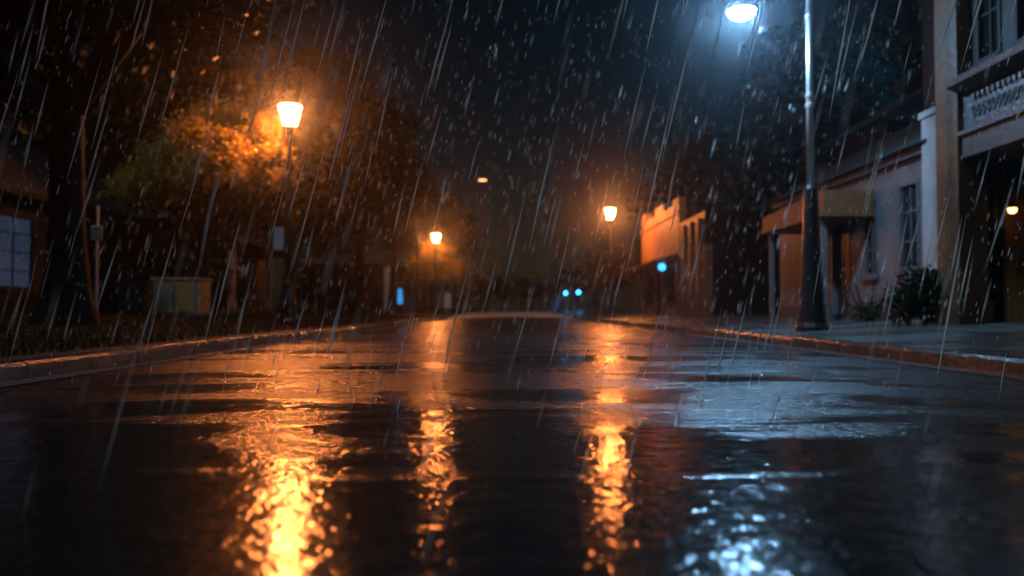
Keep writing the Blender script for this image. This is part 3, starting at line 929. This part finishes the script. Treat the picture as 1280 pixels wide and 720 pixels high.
# pale sign clamped to the nearest lantern
x, y, z = L1[0] - .27, L1[1], L1[2]
t = thing('lamp_sign', (x, y, z + 2.25), 'pale blank sign plate clamped to the nearest lantern pole', 'sign')
MB().box(x - .13, x + .13, y - .02, y - .004, z + 1.9, z + 2.5).build('plate', M['signpale'], t, bevel=.004)
for zz in (2.0, 2.36):
    MB().box(x + .13, x + .20, y - .015, y + .015, z + zz, z + zz + .04).build('bracket', M['black'], t)
# blue lit sign pillar far left
x, y = -6.75, 50.2
z = left_z(x)
t = thing('sign_pillar', (x, y, z), 'narrow glowing blue sign pillar beside the far pale column', 'sign')
MB().box(x - .24, x + .24, y - .12, y + .12, z - .05, z + .62).build('base', M['black'], t)
MB().box(x - .22, x + .22, y - .1, y + .1, z + .62, z + 1.72).build('body', M['black'], t, bevel=.02)
MB().prism([(x - .15 + .0, z + .68), (x + .15, z + .68), (x + .17, z + 1.0), (x + .11, z + 1.64), (x - .11, z + 1.64), (x - .17, z + 1.0)], 'y', y - .125, y - .102).build('lit_panel', M['sign_blue'], t)
# pale plate sign
x, y = -4.75, 63
z = left_z(x)
t = thing('plate_sign', (x, y, z), 'dull blue grey plate sign on a short post past the small yellow tree', 'sign')
MB().tube([(x, y, z - .05), (x, y, z + 1.75)], .04, 8).build('post', M['steel'], t)
MB().box(x - .27, x + .27, y - .06, y - .042, z + .55, z + 1.7).build('plate', M['signpale'], t, bevel=.01)
# two signals


def signal(x, y, z, label):
    t = thing('traffic_signal', (x, y, z), label, 'traffic signal', 'blue green traffic signals')
    MB().tube([(x, y, z - .05), (x, y, z + 2.0)], .06, 10).build('pole', M['black'], t)
    h = MB().box(x - .2, x + .2, y - .14, y + .14, z + 1.95, z + 3.05).build('housing', M['black'], t, bevel=.03)
    for k, m in ((0, 'signal'), (1, 'signaloff'), (2, 'signaloff')):
        zz = z + 2.15 + .35 * k
        MB().add([(x + .17 * cos(a), y - .15, zz + .17 * sin(a)) for a in np.linspace(0, 2 * pi, 17)[:-1]], [tuple(range(16))]).build('lens', M[m], t)
        v = []
        for yy in (y - .14, y - .30):
            v += [(x + .18 * cos(a), yy, zz + .18 * sin(a)) for a in np.linspace(-.3, pi + .3, 11)]
        MB().add(v, [(i, i + 1, 12 + i, 11 + i) for i in range(10)]).build('visor', M['black'], t)
    return t


s1 = signal(6.6, 75, .05, 'higher right traffic signal of the far pair showing blue green')
s2 = copy_tree(s1)
s2.location = (5.45, 75.6, -.02)
s2['label'] = 'lower left traffic signal of the far pair above the blue board'
x, y = 4.6, 74
z = right_z(x)
t = thing('tilted_board', (x, y, z), 'tilted dim blue lit board under the far traffic signals', 'sign')
MB().prism([(x - .62, z + .35), (x - .25, z + .2), (x + .5, z + 1.6), (x + .13, z + 1.75)], 'y', y - .04, y + .04).build('lit_panel', M['blueboard'], t)
MB().tube([(x - .35, y + .05, z - .05), (x - .35, y + .05, z + .5)], .03, 6).tube([(x + .3, y + .05, z - .05), (x + .3, y + .05, z + 1.4)], .03, 6).build('stand', M['black'], t)


# ------------------------------------------------------------------ rain (falls all round the camera)
def streaks(n, xr, yr, zr, lr, wr, near, power=1.0):
    x = RNG.uniform(*xr, n); y = RNG.uniform(*yr, n); z = RNG.uniform(*zr, n)
    ok = (x * x + y * y) > near * near
    x, y, z = x[ok], y[ok], z[ok]
    n = len(x)
    Lh = RNG.uniform(0, 1, n) ** power * (lr[1] - lr[0]) + lr[0]
    w = RNG.uniform(*wr, n)
    d = np.stack([-.25 + RNG.normal(0, .025, n), RNG.normal(0, .05, n), -np.ones(n)], 1)
    d /= np.linalg.norm(d, axis=1)[:, None]
    c = np.stack([x, y, z], 1)
    u = np.cross(d, np.array([0, 1.0, 0])); u /= np.linalg.norm(u, axis=1)[:, None]
    v = np.cross(d, u)
    top = c - d * Lh[:, None] / 2
    bot = c + d * Lh[:, None] / 2
    mid = c + d * Lh[:, None] * .1
    low = np.maximum(0, .014 - bot[:, 2])          # drops end at the road surface
    bot = bot + np.stack([low * .25, low * 0, low], 1)
    mid = bot * .6 + top * .4
    ring = [mid + u * w[:, None], mid + v * w[:, None], mid - u * w[:, None], mid - v * w[:, None]]
    keep = (top[:, 2] - bot[:, 2]) > .02
    ring = [mid + u * w[:, None], mid + v * w[:, None], mid - u * w[:, None], mid - v * w[:, None]]
    # each side: triangle top-ring-ring and triangle bottom-ring-ring
    tri = []
    for k in range(4):
        a, b = ring[k][keep], ring[(k + 1) % 4][keep]
        tri.append(np.stack([top[keep], a, b], 1)); tri.append(np.stack([bot[keep], b, a], 1))
    return np.concatenate(tri).reshape(-1, 3)


m = bpy.data.materials.new('rain_water')
m.use_nodes = True
nt = m.node_tree
b = nt.nodes['Principled BSDF']
b.inputs['Base Color'].default_value = (.97, .97, .97, 1)
b.inputs['Roughness'].default_value = .3
tr = nt.nodes.new('ShaderNodeBsdfTranslucent')
tr.inputs['Color'].default_value = (.97, .97, .97, 1)
mx = nt.nodes.new('ShaderNodeMixShader')
mx.inputs[0].default_value = .3
nt.links.new(b.outputs[0], mx.inputs[1]); nt.links.new(tr.outputs[0], mx.inputs[2])
nt.links.new(mx.outputs[0], nt.nodes['Material Output'].inputs['Surface'])
rain = np.concatenate([
    streaks(1750, (-13, 13), (-4, 10), (0, 8), (.5, 1.2), (.0062, .0088), 4.8, 1.2),
    streaks(17000, (-14, 14), (-4, 13), (0, 10), (.03, .10), (.0028, .0052), 3.4, 1.5),
    streaks(800, (-6, 6), (-5, 5), (0, 4), (.14, .5), (.0022, .0034), 2.2, 1.2),
    streaks(900, (-3, 3), (-3, 3), (0, 1.6), (.06, .22), (.0011, .0019), 1.3, 1.2),
    streaks(6000, (-6, 6), (1, 16), (.02, .07), (.008, .02), (.0022, .0042), 1.6, 1.5),
    streaks(2200, (-14, 14), (12, 30), (0, 9), (.1, .4), (.003, .006), 3.0, 1.2),
])
tag(fast_mesh('rain', rain, 3, m), 'heavy slanting rain falling over the whole street', 'rain', kind='stuff')

# ------------------------------------------------------------------ misty air
HAZE = .0021
m = bpy.data.materials.new('wet_air')
m.use_nodes = True
nt = m.node_tree
nt.nodes.remove(nt.nodes['Principled BSDF'])
pv = nt.nodes.new('ShaderNodeVolumePrincipled')
pv.inputs['Color'].default_value = (.8, .9, 1, 1)
pv.inputs['Density'].default_value = HAZE
pv.inputs['Anisotropy'].default_value = .945
nt.links.new(pv.outputs[0], nt.nodes['Material Output'].inputs['Volume'])
tag(MB().box(-440, 440, -100, 720, -1.2, 14).build('haze', m), 'thin rain mist filling the whole street', 'haze', kind='stuff')

# ------------------------------------------------------------------ sky, added night fill
EL, AZ = radians(42), radians(222)     # for the sky and the added rain fill, behind the camera's left
w = bpy.data.worlds.new('World')
sc.world = w
w.use_nodes = True
nt = w.node_tree
bg = nt.nodes['Background']
sky = nt.nodes.new('ShaderNodeTexSky')
sky.sky_type = 'NISHITA'
sky.sun_disc = False
sky.sun_elevation = EL
sky.sun_rotation = AZ
sky.dust_density = 0
sky.ozone_density = .3
sky.air_density = 1.2
hs = nt.nodes.new('ShaderNodeHueSaturation')
hs.inputs['Saturation'].default_value = 2.0
hs.inputs['Hue'].default_value = .475
nt.links.new(sky.outputs[0], hs.inputs['Color'])
nt.links.new(hs.outputs[0], bg.inputs['Color'])
bg.inputs['Strength'].default_value = .0026
sl = bpy.data.lights.new('rain_fill', 'SUN')  # sun lamp added to brighten the rain streaks
sl.energy = .9
sl.angle = radians(12)
sl.color = (.66, .88, 1)
so = bpy.data.objects.new('rain_fill', sl)
COL.objects.link(so)
so.location = (0, -10, 30)
from mathutils import Vector
dirv = Vector((sin(AZ) * cos(EL), cos(AZ) * cos(EL), sin(EL)))
so.rotation_euler = dirv.to_track_quat('Z', 'Y').to_euler()

# ------------------------------------------------------------------ camera
cam = bpy.data.cameras.new('camera')
cam.sensor_width = 36
cam.lens = 36 * 1000 / 1280
cam.clip_start = .05
cam.clip_end = 2000
cam.dof.use_dof = True
cam.dof.focus_distance = 4.6
cam.dof.aperture_fstop = 1.15
co = bpy.data.objects.new('camera', cam)
COL.objects.link(co)
co.location = (0, 0, .51)
co.rotation_euler = (radians(90 + 1.6), 0, radians(-.29))
sc.camera = co

vs = sc.view_settings
vs.view_transform = 'Standard'
vs.look = 'None'
vs.exposure = -.9
vs.gamma = 1
vs.use_curve_mapping = False
cy = sc.cycles
cy.use_denoising = True
cy.denoiser = 'OPENIMAGEDENOISE'
cy.denoising_input_passes = 'RGB_ALBEDO_NORMAL'
cy.max_bounces = 6
cy.diffuse_bounces = 2
cy.glossy_bounces = 3
cy.transmission_bounces = 3
cy.volume_bounces = 1
cy.transparent_max_bounces = 6
cy.caustics_reflective = False
cy.caustics_refractive = False
cy.sample_clamp_indirect = 4
cy.use_light_tree = True
